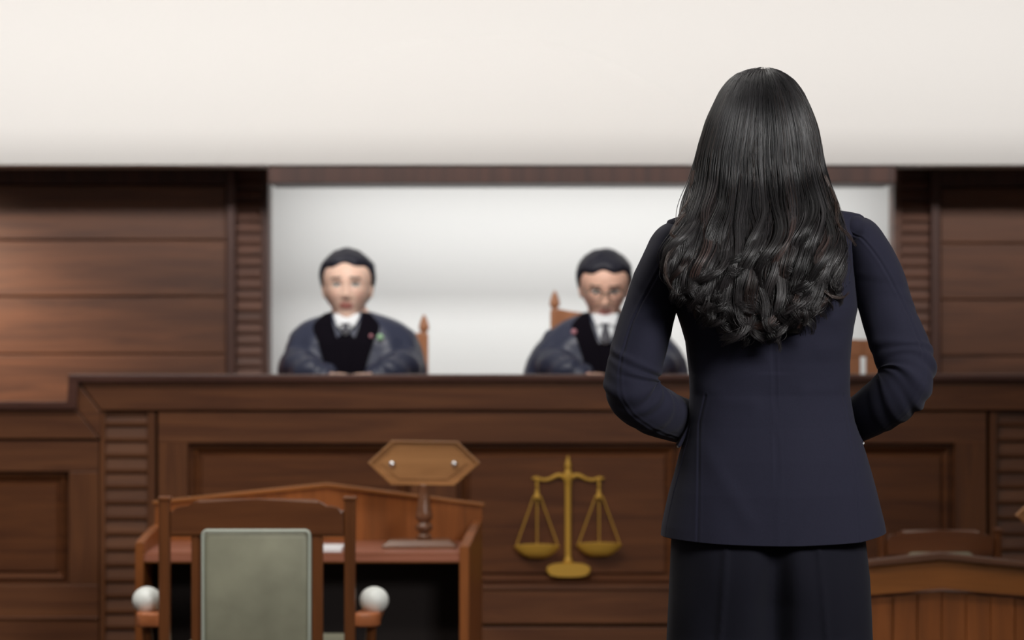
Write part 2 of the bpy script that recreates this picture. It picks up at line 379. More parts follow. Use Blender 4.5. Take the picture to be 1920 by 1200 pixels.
# ------------------------------------------------------------ armchairs
def make_chair(label, cx, D, face, W=.526, HT=.914, k=1.0, group=None):
    """cx: centre (m), D: distance of the back plane; face=+1 seat towards +Y"""
    t = thing('armchair', label, 'chair', (cx, D, 0), 'wooden armchairs at the desks')
    sx = W/.526; sz = HT/.914
    def q(px, py):      # measured on the nearer chair at distance 7.14
        return cx+((px-481)/700.)*sx, (H-(py-620)/700.)*sz
    def yy(a, b): return (D+a*face, D+b*face) if face > 0 else (D-b, D-a)
    for a, b, la in ((297, 318, 1), (645, 666, 1)):
        bm = bmesh.new(); x0, zt = q(a, 932); x1, _ = q(b, 932)
        box(bm, x0, x1, *yy(0, .034), 0, zt, .005)
        x0b, _ = q(a-2, 0); x1b, _ = q(b+2, 0)
        box(bm, x0b, x1b, *yy(-.003, .037), zt-.010, zt+.001, .003)
        bmobj('back_post', bm, M['chair_z'], t)
    bm = bmesh.new()
    top = [(318, 958), (330, 958), (342, 955), (352, 949), (362, 942), (372, 937), (481, 936), (590, 937), (600, 942), (611, 949), (621, 955), (633, 958), (645, 958)]
    prism(bm, [q(*p) for p in top]+[q(645, 1006), q(318, 1006)], *yy(0, .030), .0075)
    bmobj('top_rail', bm, M['chair_x'], t)
    for a, b in ((358, 378), (584, 605)):
        bm = bmesh.new(); x0, zt = q(a, 1004); x1, _ = q(b, 0)
        box(bm, x0, x1, *yy(.006, .030), .46*sz, zt, .003); bmobj('back_stile', bm, M['chair_z'], t)
    bm = bmesh.new(); x0, zt = q(377, 993); x1, _ = q(585, 993)
    box(bm, x0, x1, *yy(-.010, .062), .5*sz, zt, .026, 5)
    cu = bmobj('back_cushion', bm, M['sage'], t); autosmooth(cu, 60)
    bm = bmesh.new(); r = .0045; i = .010
    yb = D-.006*face*0.3-.002*face
    loop = []
    zb_ = .51*sz
    for (px, pz, a0) in ((x1-i-.008, zt-i-.004, 0), (x0+i+.008, zt-i-.004, 1), (x0+i+.008, zb_+i, 2), (x1-i-.008, zb_+i, 3)):
        for g in range(5):
            a = (a0+g/4)*math.pi/2
            loop.append((px+.012*math.cos(a), yb-.006*face, pz+.012*math.sin(a)))
    n = len(loop)
    rings = []
    for g in range(n):
        c = Vector(loop[g]); tn = (Vector(loop[(g+1) % n])-Vector(loop[g-1])).normalized(); u = Vector((0, 1, 0)); v = tn.cross(u)
        rings.append([c+u*r*math.cos(h*math.pi/3)+v*r*math.sin(h*math.pi/3) for h in range(6)])
    rings.append(rings[0]); loft(bm, rings, cap=False)
    bmesh.ops.remove_doubles(bm, verts=bm.verts, dist=1e-5)
    bmobj('piping', bm, M['sage_piping'], cu, True)
    bm = bmesh.new(); xa, _ = q(312, 0); xb, _ = q(651, 0)
    box(bm, xa, xb, *yy(.03, .46), .40*sz, .44*sz, .006); bmobj('seat_frame', bm, M['chair_x'], t)
    bm = bmesh.new(); box(bm, xa+.02, xb-.02, *yy(.06, .46), .44*sz, .50*sz, .02, 4); o = bmobj('seat_cushion', bm, M['sage'], t); autosmooth(o, 60)
    for sg, post in ((-1, 297), (1, 666)):
        # armrest: leaves the post, swells outwards and runs forward
        bm = bmesh.new()
        xp, za = q(post, 1150)
        sxn = sg*sx
        outl = [(0, .0), (.046, .002), (.062, .02), (.066, .05), (.060, .16), (.060, .38), (.050, .42), (.022, .42), (.016, .38), (.016, .12), (.010, .05), (-.012, .034)]
        zt_ = za; zb_ = za-.038
        a = [bm.verts.new((xp+sxn*u, D+v*face, zt_)) for u, v in outl]; b = [bm.verts.new((xp+sxn*u, D+v*face, zb_)) for u, v in outl]
        f0 = bm.faces.new(a); f1 = bm.faces.new(b[::-1])
        for g in range(len(outl)): bm.faces.new((a[g], b[g], b[(g+1) % len(outl)], a[(g+1) % len(outl)]))
        bmesh.ops.bevel(bm, geom=list(set(f0.edges) | set(f1.edges)), offset=.006, segments=3, affect='EDGES', profile=.5)
        arm = bmobj('armrest', bm, M['arm'], t); autosmooth(arm, 50)
        bm = bmesh.new()
        c = (xp+sxn*(.046 if sg > 0 else .042), D+.085*face, za+.027)
        bmesh.ops.create_uvsphere(bm, u_segments=32, v_segments=20, radius=.040, matrix=Matrix.Translation(c) @ Matrix.Diagonal((1, 1, .93, 1)))
        bmobj('white_ball', bm, M['ball'], arm, True)['label'] = 'white ball on the armrest'
        bm = bmesh.new(); tube(bm, [(xp+sxn*.040, D+.06*face, zb_+.004, .014), (xp+sxn*.030, D+.09*face, .42*sz, .016)], n=12, up=Vector((0, 1, 0)))
        bmobj('arm_support', bm, M['chair_z'], t, True)
        bm = bmesh.new(); xx = xa+.02 if sg < 0 else xb-.02
        box(bm, xx-.018, xx+.018, *yy(.42, .456), 0, .40*sz, .004); bmobj('leg', bm, M['chair_z'], t)
    return t
DC = 7.14
make_chair('wooden armchair with sage green padded back and white balls, in front of the left desk', X(481, DC), DC, 1)
DC2 = 8.2
make_chair('smaller wooden armchair facing forward behind the desk at the right edge', X(1760, DC2), DC2, -1, W=.356*1.06, HT=H-370/(F/DC2))

# ------------------------------------------------------------ left desk
DD = 7.75; DK = 8.2
desk = thing('clerk_desk', 'open brown wooden desk with gabled back board and a sign standing on it', 'desk', (X(565, DD), DD, 0))
bm = bmesh.new(); zt = Z(1037, DD)
pts = [(X(269, DD), DD), (X(864, DD), DD), (X(884, DK), DK), (X(300, DK), DK)]
a = [bm.verts.new((x, y, zt)) for x, y in pts]; b = [bm.verts.new((x, y, zt-.028)) for x, y in pts]
f0 = bm.faces.new(a); f1 = bm.faces.new(b[::-1])
for g in range(4): bm.faces.new((a[g], b[g], b[(g+1) % 4], a[(g+1) % 4]))
bmesh.ops.bevel(bm, geom=list(set(f0.edges) | set(f1.edges)), offset=.004, segments=2, affect='EDGES')
bmobj('worktop', bm, M['desk_top'], desk)
bm = bmesh.new(); pbox(bm, 269, 863, 1039, 1056, DD+.002, .02, .003); bmobj('front_rail', bm, M['desk_x'], desk)
def sidepanel(fx0, fx1, bx0, bx1, fz, bz, mid):
    bm = bmesh.new()
    prof = [(DD-.01, 0), (DD-.01, fz), (DD+.04, fz+.003)]+[(DD+.04+(DK-DD-.04)*u, fz+.003+(bz-fz-.003)*(u**.8)) for u in (.25, .5, .75, 1)]+[(DK, 0)]
    def xx(e, y): u = (y-DD)/(DK-DD); return (X(fx0, DD)*(1-u)+X(bx0, DK)*u) if e == 0 else (X(fx1, DD)*(1-u)+X(bx1, DK)*u)
    A_ = [bm.verts.new((xx(0, y), y, z)) for y, z in prof]; B_ = [bm.verts.new((xx(1, y), y, z)) for y, z in prof]
    f0 = bm.faces.new(A_); f1 = bm.faces.new(B_[::-1])
    for g in range(len(prof)):
        h = (g+1) % len(prof); bm.faces.new((A_[g], B_[g], B_[h], A_[h]))
    bmesh.ops.bevel(bm, geom=list(set(f0.edges) | set(f1.edges)), offset=.003, segments=2, affect='EDGES')
    bmobj('side_panel', bm, M['desk_z'], desk)
sidepanel(254, 270, 288, 303, Z(1018, DD), Z(982, DK), 0)
sidepanel(862, 880, 888, 904, Z(1024, DD), Z(975, DK), 0)
bm = bmesh.new()
pprism(bm, [(290, 942), (612, 909), (904, 948), (904, HY+H*F/DK), (290, HY+H*F/DK)], DK, .025)
bmobj('gabled_back_board', bm, M['desk_z'], desk)
bm = bmesh.new()
pprism(bm, [(286, 940), (612, 906), (908, 945), (908, 950), (612, 912), (286, 946)], DK-.008, .05, .002)
bmobj('back_board_capping', bm, M['desk_x'], desk)
bm = bmesh.new(); box(bm, X(276, DD), X(884, DK)-.01, DD+.2, DD+.22, .12, zt-.03, .002); bmobj('knee_shade_panel', bm, M['dark'], desk)  # near-black sheet: shade under the worktop put into its colour

bm = bmesh.new(); D0 = DD+.1
pts = [(X(603, DD+.03), DD+.03), (X(640, DD+.03), DD+.03), (X(646, DD+.19), DD+.19), (X(606, DD+.19), DD+.19)]
a = [bm.verts.new((x, y, zt+.001)) for x, y in pts]; b = [bm.verts.new((x, y, zt+.011)) for x, y in pts]
bm.faces.new(a[::-1]); bm.faces.new(b)
for g in range(4): bm.faces.new((a[g], a[(g+1) % 4], b[(g+1) % 4], b[g]))
o = bmobj('paper_stack', bm, M['paper'], None, origin=(X(624, D0), D0, zt)); tag(o, 'small stack of white paper lying on the left desk', 'paper')

# ------------------------------------------------------------ hexagonal signs on turned stands
def make_sign(label, cx_px, cy_px, D, zbase, group=None):
    t = thing('desk_sign', label, 'sign', (X(cx_px, D), D, zbase), 'hexagonal signs on the desks')
    s = 1/629.
    cx = X(cx_px, D); cz = Z(cy_px, D)
    hexo = [(-105, 0), (-60, 42), (63, 40), (105, 0), (58, -42), (-62, -41)]
    bm = bmesh.new()
    n = 6
    steps = [(1, .012), (1, -.006), (.985, -.010), (.955, -.010), (.94, .0), (.78, .0), (.765, -.003)]
    R = []
    for f, y in steps:
        R.append([bm.verts.new((cx+x*s*f, D+y, cz+z*s*(f if f > .9 else f-.04)) ) for x, z in hexo])
    for p, q in zip(R, R[1:]):
        for g in range(n): bm.faces.new((p[g], p[(g+1) % n], q[(g+1) % n], q[g]))
    bm.faces.new(R[-1]); bm.faces.new(R[0][::-1])
    board = bmobj('board', bm, M['sign'], t)
    for dx in (-60, 57):
        bm = bmesh.new(); ellipsoid(bm, (cx+dx*s, D-.004, cz-2*s), (6.5*s, 5*s, 6.5*s), 16); bmobj('screw', bm, M['steel'], board, True)
    bm = bmesh.new()
    zt_ = cz-40*s; h = zt_-(zbase+.022)
    pr = [(8, 0), (11, .03), (11, .08), (7, .11), (6, .14), (12, .17), (13, .22), (12, .27), (8, .30), (8, .33), (12, .37), (13, .42), (12, .5), (10, .62), (8, .8), (7, .95), (9, 1.0)]
    lathe(bm, cx, D+.002, [(r*s*1.25, zbase+.022+h*u) for r, u in pr], 20)
    bmobj('turned_post', bm, M['sign_dark'], t, True)
    bm = bmesh.new()
    ox = -8*s
    for k, (w, d, z) in enumerate([]): pass
    R = []
    for w, d, z in [(68, .05, 0), (70, .05, .006), (56, .042, .022), (54, .04, .024)]:
        R.append([bm.verts.new(v) for v in ((cx+ox-w*s, D-d, zbase+z), (cx+ox+w*s, D-d, zbase+z), (cx+ox+w*s, D+d, zbase+z), (cx+ox-w*s, D+d, zbase+z))])
    for p, q in zip(R, R[1:]):
        for g in range(4): bm.faces.new((p[g], p[(g+1) % 4], q[(g+1) % 4], q[g]))
    bm.faces.new(R[0][::-1]); bm.faces.new(R[-1])
    bmobj('plinth', bm, M['sign_dark'], t)
    return t
make_sign('blank hexagonal wooden sign on a turned stand, standing on the left desk', 795, 868, 7.95, zt+.001)

# ------------------------------------------------------------ right desk, seen from its front
DR = 7.55
d2 = thing('witness_desk', 'orange brown desk with shallow gabled front at the lower right corner', 'desk', (X(1765, DR), DR, 0))
Lx, Rx = 1445, 2085
FR = HY+H*F/DR
bm = bmesh.new()
sl = 20/155.
def gy(px, y0): return y0+abs(px-1765)*sl*.85
pprism(bm, [(Lx, gy(Lx, 1037)), (1765, 1037), (Rx, gy(Rx, 1037)), (Rx, gy(Rx, 1047)), (1765, 1047), (Lx, gy(Lx, 1047))], DR-.03, .06, .003)
bmobj('top_capping', bm, M['desk_dark'], d2)
bm = bmesh.new()
pprism(bm, [(Lx, gy(Lx, 1047)), (1765, 1047), (Rx, gy(Rx, 1047)), (Rx, gy(Rx, 1100)), (1765, 1100), (Lx, gy(Lx, 1100))], DR-.012, .035, .006)
bmobj('gabled_rail', bm, M['desk_x'], d2)
bm = bmesh.new(); x = Lx
while x < Rx-5:
    pprism(bm, [(x+.6, 1108+abs(x-1765)*.1), (x+45.2, 1108+abs(x-1719)*.1), (x+45.2, FR), (x+.6, FR)], DR+.014, .02, .002); x += 45.8
box(bm, X(Lx, DR), X(Rx, DR), DR+.03, DR+.045, 0, Z(1120, DR), 0)
bmobj('plank_front', bm, M['desk_z'], d2)
zw = .62
bm = bmesh.new(); box(bm, X(Lx, DR)+.01, X(Rx, DR)-.01, DR+.02, DR+.45, zw-.028, zw, .004); bmobj('worktop', bm, M['desk_top'], d2)
for xa in (X(Lx, DR), X(Rx, DR)-.03):
    bm = bmesh.new(); box(bm, xa, xa+.03, DR+.035, DR+.45, 0, zw-.03, .003); bmobj('side_panel', bm, M['desk_z'], d2)
make_sign('hexagonal wooden sign cut off by the right picture edge', 2012, 966, DR+.2, zw+.001)

# ------------------------------------------------------------ judges' chairs
def judge_chair(label, cxp, D, wpx, ypost, yrail, group=None, h2=36):
    t = thing('judge_chair', label, 'chair', (X(cxp, D), D, PLAT), "judges' chairs behind the bench")
    s = D/F; cx = X(cxp, D); w = wpx*s
    zt_ = Z(ypost, D)
    for sg in (-1, 1):
        bm = bmesh.new(); x = cx+sg*w
        box(bm, x-.016, x+.016, D-.016, D+.016, PLAT, zt_-.07, .004)
        lathe(bm, x, D, [(.014, zt_-.075), (.010, zt_-.066), (.018, zt_-.055), (.019, zt_-.045), (.014, zt_-.025), (.007, zt_-.008), (.002, zt_)], 16)
        bmobj('post', bm, M['judge_chair'], t)
    bm = bmesh.new(); zr = Z(yrail, D)
    n = 16; up = []
    for k in range(n+1):
        u = -1+2*k/n; up.append((cx+u*w, zr+.020*u*u+.012*math.cos(u*math.pi*2)*0))
    prism(bm, up+[(cx+w, zr-h2*s), (cx-w, zr-h2*s)], D-.012, D+.012, .003); bmobj('top_rail', bm, M['judge_chair'], t)
    zs = PLAT+.45
    for u in (-.82, -.28, .28, .82) if wpx < 90 else (-.75, -.3, .3, .75):
        bm = bmesh.new(); box(bm, cx+u*w-.026, cx+u*w+.026, D-.008, D+.008, zs, zr-h2*s+.004, .002); bmobj('back_slat', bm, M['judge_chair'], t)
    bm = bmesh.new(); box(bm, cx-w-.01, cx+w+.01, D-.44, D+.016, zs-.05, zs, .008); bmobj('seat', bm, M['judge_chair'], t)
    for sg in (-1, 1):
        bm = bmesh.new(); x = cx+sg*(w-.01); box(bm, x-.018, x+.018, D-.43, D-.394, PLAT, zs-.05, .003); bmobj('leg', bm, M['judge_chair'], t)
    return t
judge_chair('pale brown wooden chair behind the left judge, one pointed post showing', 703, 9.82, 92, 590, 632)
judge_chair('pale brown wooden chair behind the judge wearing spectacles', 1130, 9.82, 90, 545, 588)
judge_chair('empty light brown slatted chair glimpsed between the woman\'s right arm and waist', 1618, 9.82, 66, 590, 637, h2=32)

# ------------------------------------------------------------ people
def headbase(x, y, z):
    if z > 0:
        f = 1+.13*math.sin(math.pi*min(1, z))
        return x*.076*f, y*.094*f, (.108*z+.012*math.sin(math.pi*z)*.5)
    return x*.076, y*.094, z*.116
def head_mesh(bm, c, R, sc=1.0, fem=False):
    """adds a head to bm. local: x side, y forward, z up"""
    t = bmesh.new(); bmesh.ops.create_icosphere(t, subdivisions=5, radius=1)
    for v in t.verts:
        x, y, z = v.co
        X_, Y_, Z_ = headbase(x, y, z)
        if z < 0:
            k = (-z)**1.4
            X_ *= 1-.36*k
            if y < 0: Y_ *= 1-.40*min(1, -z*1.2)
            else: Y_ *= 1-.12*k
        if y > .2:
            g = lambda cx_, cz_, sx_, sz_: math.exp(-((X_-cx_)/sx_)**2-((Z_-cz_)/sz_)**2)
            d = 0
            d += .010*g(0, -.008, .008, .022)+.019*g(0, -.030, .010, .012)+.007*g(.011, -.034, .007, .007)+.007*g(-.011, -.034, .007, .007)
            for sg in (-1, 1):
                d -= .009*g(sg*.030, .006, .016, .011)
                d += .004*g(sg*.030, .026, .020, .007)
                d += .004*g(sg*.042, -.028, .018, .020)
            d += .007*g(0, -.056, .020, .005)+.007*g(0, -.067, .017, .006)-.003*g(0, -.0615, .022, .003)
            d += .010*g(0, -.098, .020, .014)-.004*g(0, -.080, .02, .006)
            Y_ += d
        v.co = (X_, Y_, Z_)
    for sg in (-1, 1):
        ellipsoid(t, (sg*.030, .0745, .006), (.0125, .0125, .0115), 14)
        ellipsoid(t, (sg*.073, -.006, -.008), (.009, .018, .031), 14, Matrix.Rotation(sg*-.25, 3, 'Z'))
    m = Matrix.Translation(c) @ R.to_4x4() @ Matrix.Diagonal((sc, sc, sc, 1))
    bmesh.ops.transform(t, matrix=m, verts=t.verts)
    me = bpy.data.meshes.new('tmp'); t.to_mesh(me); t.free(); bm.from_mesh(me); bpy.data.meshes.remove(me)
def skin_cols(me, c, R, sc, skin):
    n = len(me.vertices); co = np.empty(n*3, np.float32); me.vertices.foreach_get('co', co); co = co.reshape(-1, 3)
    Ri = np.array(R.inverted()); L = ((co-np.array(c)) @ Ri.T)/sc
    cols = np.tile(np.array(skin), (n, 1)).astype(np.float32)
    x, y, z = L[:, 0], L[:, 1], L[:, 2]; ax = np.abs(x); fr = (y > .05) & (np.abs(z) < .13)
    def mix(mask, col, a=1): cols[mask, :3] = cols[mask, :3]*(1-a)+np.array(col[:3])*a
    mix(fr & (np.abs(z+.061) < .0105) & (ax < .024-.9*np.abs(z+.061)), lin(176, 96, 92), .85)
    mix(fr & (np.abs(z-.027-.10*(.03-ax)) < .0036) & (ax > .013) & (ax < .047), lin(40, 32, 34), .85)
    e = ((ax-.030)/.0135)**2+((z-.006)/.0068)**2
    mix(fr & (e < 1), lin(220, 215, 210)); mix(fr & (e < 1.5) & (e > .85) & (z > .006), lin(40, 30, 30))
    mix(fr & (((ax-.030)**2+(z-.006)**2) < .0055**2), lin(34, 24, 20))
    mix(fr & (ax > .03) & (ax < .06) & (np.abs(z+.03) < .02), lin(210, 140, 125), .2)
    setcol(me, cols)
def hand(bm, wrist, d, palm_n, side, curl=.5, L=.18):
    """five-fingered hand: d = direction of the hand, palm_n = direction the palm faces, side = thumb side (+1/-1)"""
    d = d.normalized(); pn = (palm_n-d*palm_n.dot(d)).normalized(); s = d.cross(pn)*side
    pc = wrist+d*L*.26
    Rm = Matrix((s, pn, d)).transposed()
    ellipsoid(bm, pc, (.041, .016, .052), 16, Rm)
    ln = [.36, .42, .39, .30]
    for i in range(4):
        b = wrist+d*L*.46+s*(.030-.020*i)-d*(.004*abs(i-1.3))
        pts = [(*(b-d*.02), .0095)]
        p = b.copy(); ang = curl*.35
        for j, seg in enumerate((.42, .32, .26)):
            dd = d*math.cos(ang)+pn*math.sin(ang)
            pts.append((*p, .009-.0007*j)); p = p+dd*(L*ln[i]*seg*1.15); ang += curl*.75
        pts.append((*p, .0068)); tube(bm, pts, n=10, steps=14)
    b = wrist+d*L*.12+s*.030
    td = (s*.75+d*.75+pn*.35).normalized()
    pts = [(*b, .013), (*(b+td*.030), .0115), (*(b+td*.052+d*.008), .0100), (*(b+td*.066+d*.026+pn*.006), .0078)]
    tube(bm, pts, n=10, steps=12)

# ---- woman
WD = 4.80; WS = F/WD
def wp(px, py, D=WD): return P(px, py, D)
base = Vector((X(1444, WD), WD, 0))
bmB = bmesh.new()
HC = Vector((X(1434, 4.86), 4.86, Z(252, 4.86))); HR = Matrix.Identity(3)
head_mesh(bmB, HC, HR, .98, True)
neck_b = P(1437, 400, 4.83)
tube(bmB, [(HC.x, HC.y-.005, HC.z-.06, .050), (HC.x, HC.y-.02, HC.z-.12, .047), (neck_b.x, neck_b.y, neck_b.z, .060), (neck_b.x, 4.80, neck_b.z-.08, .09)], n=18)
cxw = X(1443, WD)
tube(bmB, [(cxw, 4.80, 1.47, .11, .07), (cxw, 4.80, 1.36, .125, .085), (cxw, 4.80, 1.24, .110, .085), (cxw, 4.80, 1.10, .120, .085), (cxw, 4.80, .96, .12, .05), (cxw, 4.80, .88, .11, .04)], n=24, steps=24, up=Vector((0, 1, 0)))
LA = [(1268, 462, 4.80, 44), (1238, 540, 4.79, 45), (1208, 620, 4.77, 47), (1190, 690, 4.75, 48), (1190, 740, 4.745, 47), (1222, 766, 4.78, 44), (1262, 788, 4.83, 42), (1300, 800, 4.90, 37)]
RA = [(1607, 455, 4.80, 44), (1642, 530, 4.79, 47), (1668, 605, 4.77, 50), (1694, 670, 4.75, 49), (1698, 715, 4.745, 48), (1672, 748, 4.78, 45), (1628, 778, 4.83, 42), (1590, 796, 4.90, 37)]
def armpts(A, k=.62): return [(*P(a, b, D), r/WS*k) for a, b, D, r in A]
for A_, sd in ((LA, 1), (RA, -1)):
    e = armpts(A_); w = Vector(e[-1][:3]); dirn = Vector((sd*.085, .075, -.02)).normalized()
    w2 = w+dirn*.05
    e.append((*w2, .024)); tube(bmB, e, n=16, steps=44)
    hand(bmB, w2+dirn*.005, Vector((sd*.09, .05, -.03)), Vector((0, -1, 0)), 1 if sd < 0 else -1, .5, .17)
for sg in (-1, 1):
    tube(bmB, [(cxw+sg*.08, 4.80, .93, .085), (cxw+sg*.088, 4.80, .75, .078), (cxw+sg*.085, 4.81, .52, .052), (cxw+sg*.085, 4.79, .36, .050), (cxw+sg*.085, 4.79, .14, .034), (cxw+sg*.085, 4.80, .09, .034)], n=18, steps=24, up=Vector((0, 1, 0)))
    tube(bmB, [(cxw+sg*.085, 4.785, .085, .034), (cxw+sg*.09, 4.86, .055, .032, .026), (cxw+sg*.094, 4.93, .03, .035, .018)], n=14)
me = remesh(bmB, 'person', .004, 3)
skin_cols(me, HC, HR, .98, lin(226, 180, 155))
woman = mkobj('person', me, M['skin'], None, True, origin=base)
woman['label'] = 'woman with long wavy dark hair in a navy trouser suit, standing with her back turned'; woman['category'] = 'person'

# jacket body: horizontal slices
JL = [(385, 1388), (390, 1360), (396, 1325), (402, 1295), (408, 1266), (413, 1252), (420, 1249), (434, 1251), (460, 1258), (500, 1266), (540, 1267), (585, 1268), (612, 1277), (640, 1285), (700, 1292), (740, 1293.5), (790, 1289), (820, 1283), (850, 1274), (885, 1265), (920, 1255), (955, 1247), (985, 1241), (1004, 1239)]
JR = [(385, 1490), (390, 1530), (394, 1568), (398, 1596), (402, 1613), (407, 1620), (415, 1622), (430, 1619), (460, 1610), (500, 1604), (540, 1604), (578, 1607), (612, 1600), (640, 1596), (680, 1593), (740, 1593), (790, 1602), (820, 1613), (850, 1623), (885, 1633), (920, 1642), (955, 1650), (985, 1657), (1004, 1660)]
JB = [(385, .042), (395, .048), (412, .062), (440, .086), (480, .105), (540, .116), (600, .112), (680, .098), (740, .094), (800, .106), (860, .124), (920, .136), (1004, .144)]
ip = lambda T, y: float(np.interp(y, [a for a, _ in T], [b for _, b in T]))
def seg_sd(u, v, pts):
    d = 1e9
    for (a, b), (c, e) in zip(pts, pts[1:]):
        t = max(0, min(1, ((u-a)*(c-a)+(v-b)*(e-b))/((c-a)**2+(e-b)**2+1e-9)))
        d = min(d, math.hypot(u-a-t*(c-a), v-b-t*(e-b)))
    return d
SEAMS = [[(1438, 400), (1442, 700), (1446, 1010)],
         [(1318, 740), (1307, 790), (1305, 830), (1299, 1010)],
         [(1574, 740), (1582, 790), (1584, 850), (1592, 900), (1596, 1010)]]
FOLDS = [[(1310, 830), (1350, 900), (1390, 960)], [(1585, 780), (1560, 850), (1480, 1000)], [(1600, 700), (1560, 730), (1500, 735)], [(1300, 720), (1350, 745), (1400, 750)],
         [(1600, 620), (1570, 650), (1530, 655)], [(1600, 590), (1560, 600), (1520, 590)]]
def hemdrop(px): return 1003+9*(1-((px-1449)/209.)**2)-(7 if px > 1600 else 0)*((px-1600)/58 if px > 1600 else 0)
N = 360; rows = []
ys = list(np.arange(385, 415, 1.5))+list(np.arange(415, 1004, 3.0))+[1004]
ths = []
for k in range(N):
    ths.append(2*math.pi*k/N)
for y in ys:
    l, r = ip(JL, y), ip(JR, y); c = (l+r)/2; hw = (r-l)/2; b = ip(JB, y)
    ring = []
    e = 2/2.35
    for th in ths:
        ct, st = math.cos(th), math.sin(th)
        px = c+hw*math.copysign(abs(ct)**e, ct); dy = b*math.copysign(abs(st)**e, st)
        back = dy < 0
        off = 0
        if back and abs(ct) < .97:
            for si_, sm in enumerate(SEAMS):
                d = seg_sd(px, y, sm); off -= (.0026 if si_ == 0 else .0016)*math.exp(-(d/1.6)**2); off += .0007*math.exp(-((d-4)/2.5)**2)
            for fo in FOLDS:
                d = seg_sd(px, y, fo); off += .0022*math.exp(-(d/17)**2)
            off += .0035*noise.noise(Vector((px*.012, y*.006, 3.3)))
            if 430 < y < 700: off -= .008*math.exp(-((px-1443)/26)**2)*math.exp(-((y-560)/110)**2)
        elif y > 800: off += .003*math.sin(th*6)
        yy_ = y
        if y > 850: yy_ = y+(hemdrop(px)-1004)*((y-850)/154.)**1
        if y < 430 and not back: yy_ = y
        D = WD+dy+(.01 if y < 420 else 0)*0
        ring.append((X(px, WD), WD+dy-off*(-1 if dy > 0 else 1)*1.0, Z(yy_, WD)))
    rows.append(ring)
bm = bmesh.new(); loft(bm, rows, cap=False)
# turned-in hem
top = rows[0]; bm.faces.new([v for v in bm.verts[:0]] or [bm.verts.new((p[0], p[1], p[2]+.001)) for p in top])
hem = rows[-1]; c0 = Vector((X(1449, WD), WD, 0))
inner = [[(c0.x+(p[0]-c0.x)*f, c0.y+(p[1]-c0.y)*f, p[2]+dz) for p in hem] for f, dz in ((1, 0), (.985, -.001), (.965, .002), (.90, .05))]
loft(bm, inner, cap=False)
bmesh.ops.remove_doubles(bm, verts=bm.verts, dist=.0002)
jacket = bmobj('jacket', bm, M['navy'], woman, True)
# sleeves
def sleevefun(seed, sgn):
    def f(t, th):
        th0 = 1.95-1.0*min(1, t/.42)
        sfade = max(0, min(1, (.62-t)/.1))
        if sgn < 0: th0 = math.pi-th0
        dth = (th-th0+math.pi) % (2*math.pi)-math.pi
        # th=0 ~ sideways axis
        v = 0
        # folds gathered at the inner elbow
        for t0, ph, a in ((.50, .0, .0036), (.555, .5, .0045), (.61, -.3, .0050), (.665, .4, .0042), (.72, -.2, .0018), (.36, .8, .0008), (.26, -.5, .0006), (.80, .3, .0012)):
            tt = t-t0-.045*math.sin(th+ph+seed)
            v += a*math.exp(-(tt/.016)**2)*(.55+.45*math.cos(th-1.2+ph*2))
            v -= a*.7*math.exp(-((tt-.024)/.013)**2)*(.55+.45*math.cos(th-1.2+ph*2))
        v += -.0018*sfade*math.exp(-(dth/.035)**2)+.0008*math.exp(-((abs(dth)-.1)/.05)**2)
        v += .0022*noise.noise(Vector((math.cos(th)*1.3+seed, math.sin(th)*1.3, t*9)))
        return v
    return f
SL = [(1277, 441, 4.80, 31, 56), (1262, 455, 4.80, 39, 66), (1252, 480, 4.798, 44, 72), (1238, 520, 4.792, 47, 66), (1222, 570, 4.785, 49, 60), (1207, 620, 4.772, 50, 56), (1192, 675, 4.758, 51, 54), (1184, 712, 4.748, 49, 53), (1190, 742, 4.745, 50, 52), (1215, 762, 4.762, 48, 50), (1243, 776, 4.80, 46, 47), (1275, 788, 4.85, 43, 43), (1300, 796, 4.905, 40, 40)]
SR = [(1597, 431, 4.80, 31, 56), (1612, 445, 4.80, 39, 66), (1624, 472, 4.798, 45, 72), (1641, 512, 4.792, 49, 66), (1657, 560, 4.785, 50, 60), (1672, 610, 4.772, 52, 57), (1690, 658, 4.758, 53, 55), (1701, 690, 4.748, 51, 54), (1694, 720, 4.747, 52, 53), (1673, 744, 4.765, 51, 50), (1645, 764, 4.80, 47, 47), (1614, 784, 4.85, 42, 43), (1588, 797, 4.905, 40, 40)]
for S_, sg in ((SL, -1), (SR, 1)):
    bm = bmesh.new()
    tube(bm, [(*P(a, b, D), r/WS, r2/WS) for a, b, D, r, r2 in S_], n=150, steps=220, rfun=sleevefun(1.7 if sg > 0 else .4, sg), up=Vector((0, 1, 0)) if True else None, round_ends=True)
    sl_ = bmobj('sleeve', bm, M['navy'], jacket, True)
# shirt cuff button glint and pocket flap at each side
for px, py, sg in ((1272, 838, -1), (1618, 832, 1)):
    bm = bmesh.new(); ellipsoid(bm, P(px, py-1, 4.80), (.003, .003, .003), 10); bmobj('button', bm, M['button'], jacket, True)
for pts_ in ([(1291, 796), (1270, 836), (1276, 839), (1296, 800)], [(1601, 792), (1620, 830), (1613, 832), (1595, 796)]):
    bm = bmesh.new(); pprism(bm, pts_, 4.775, .05, .002); bmobj('pocket_flap', bm, M['navy'], jacket)

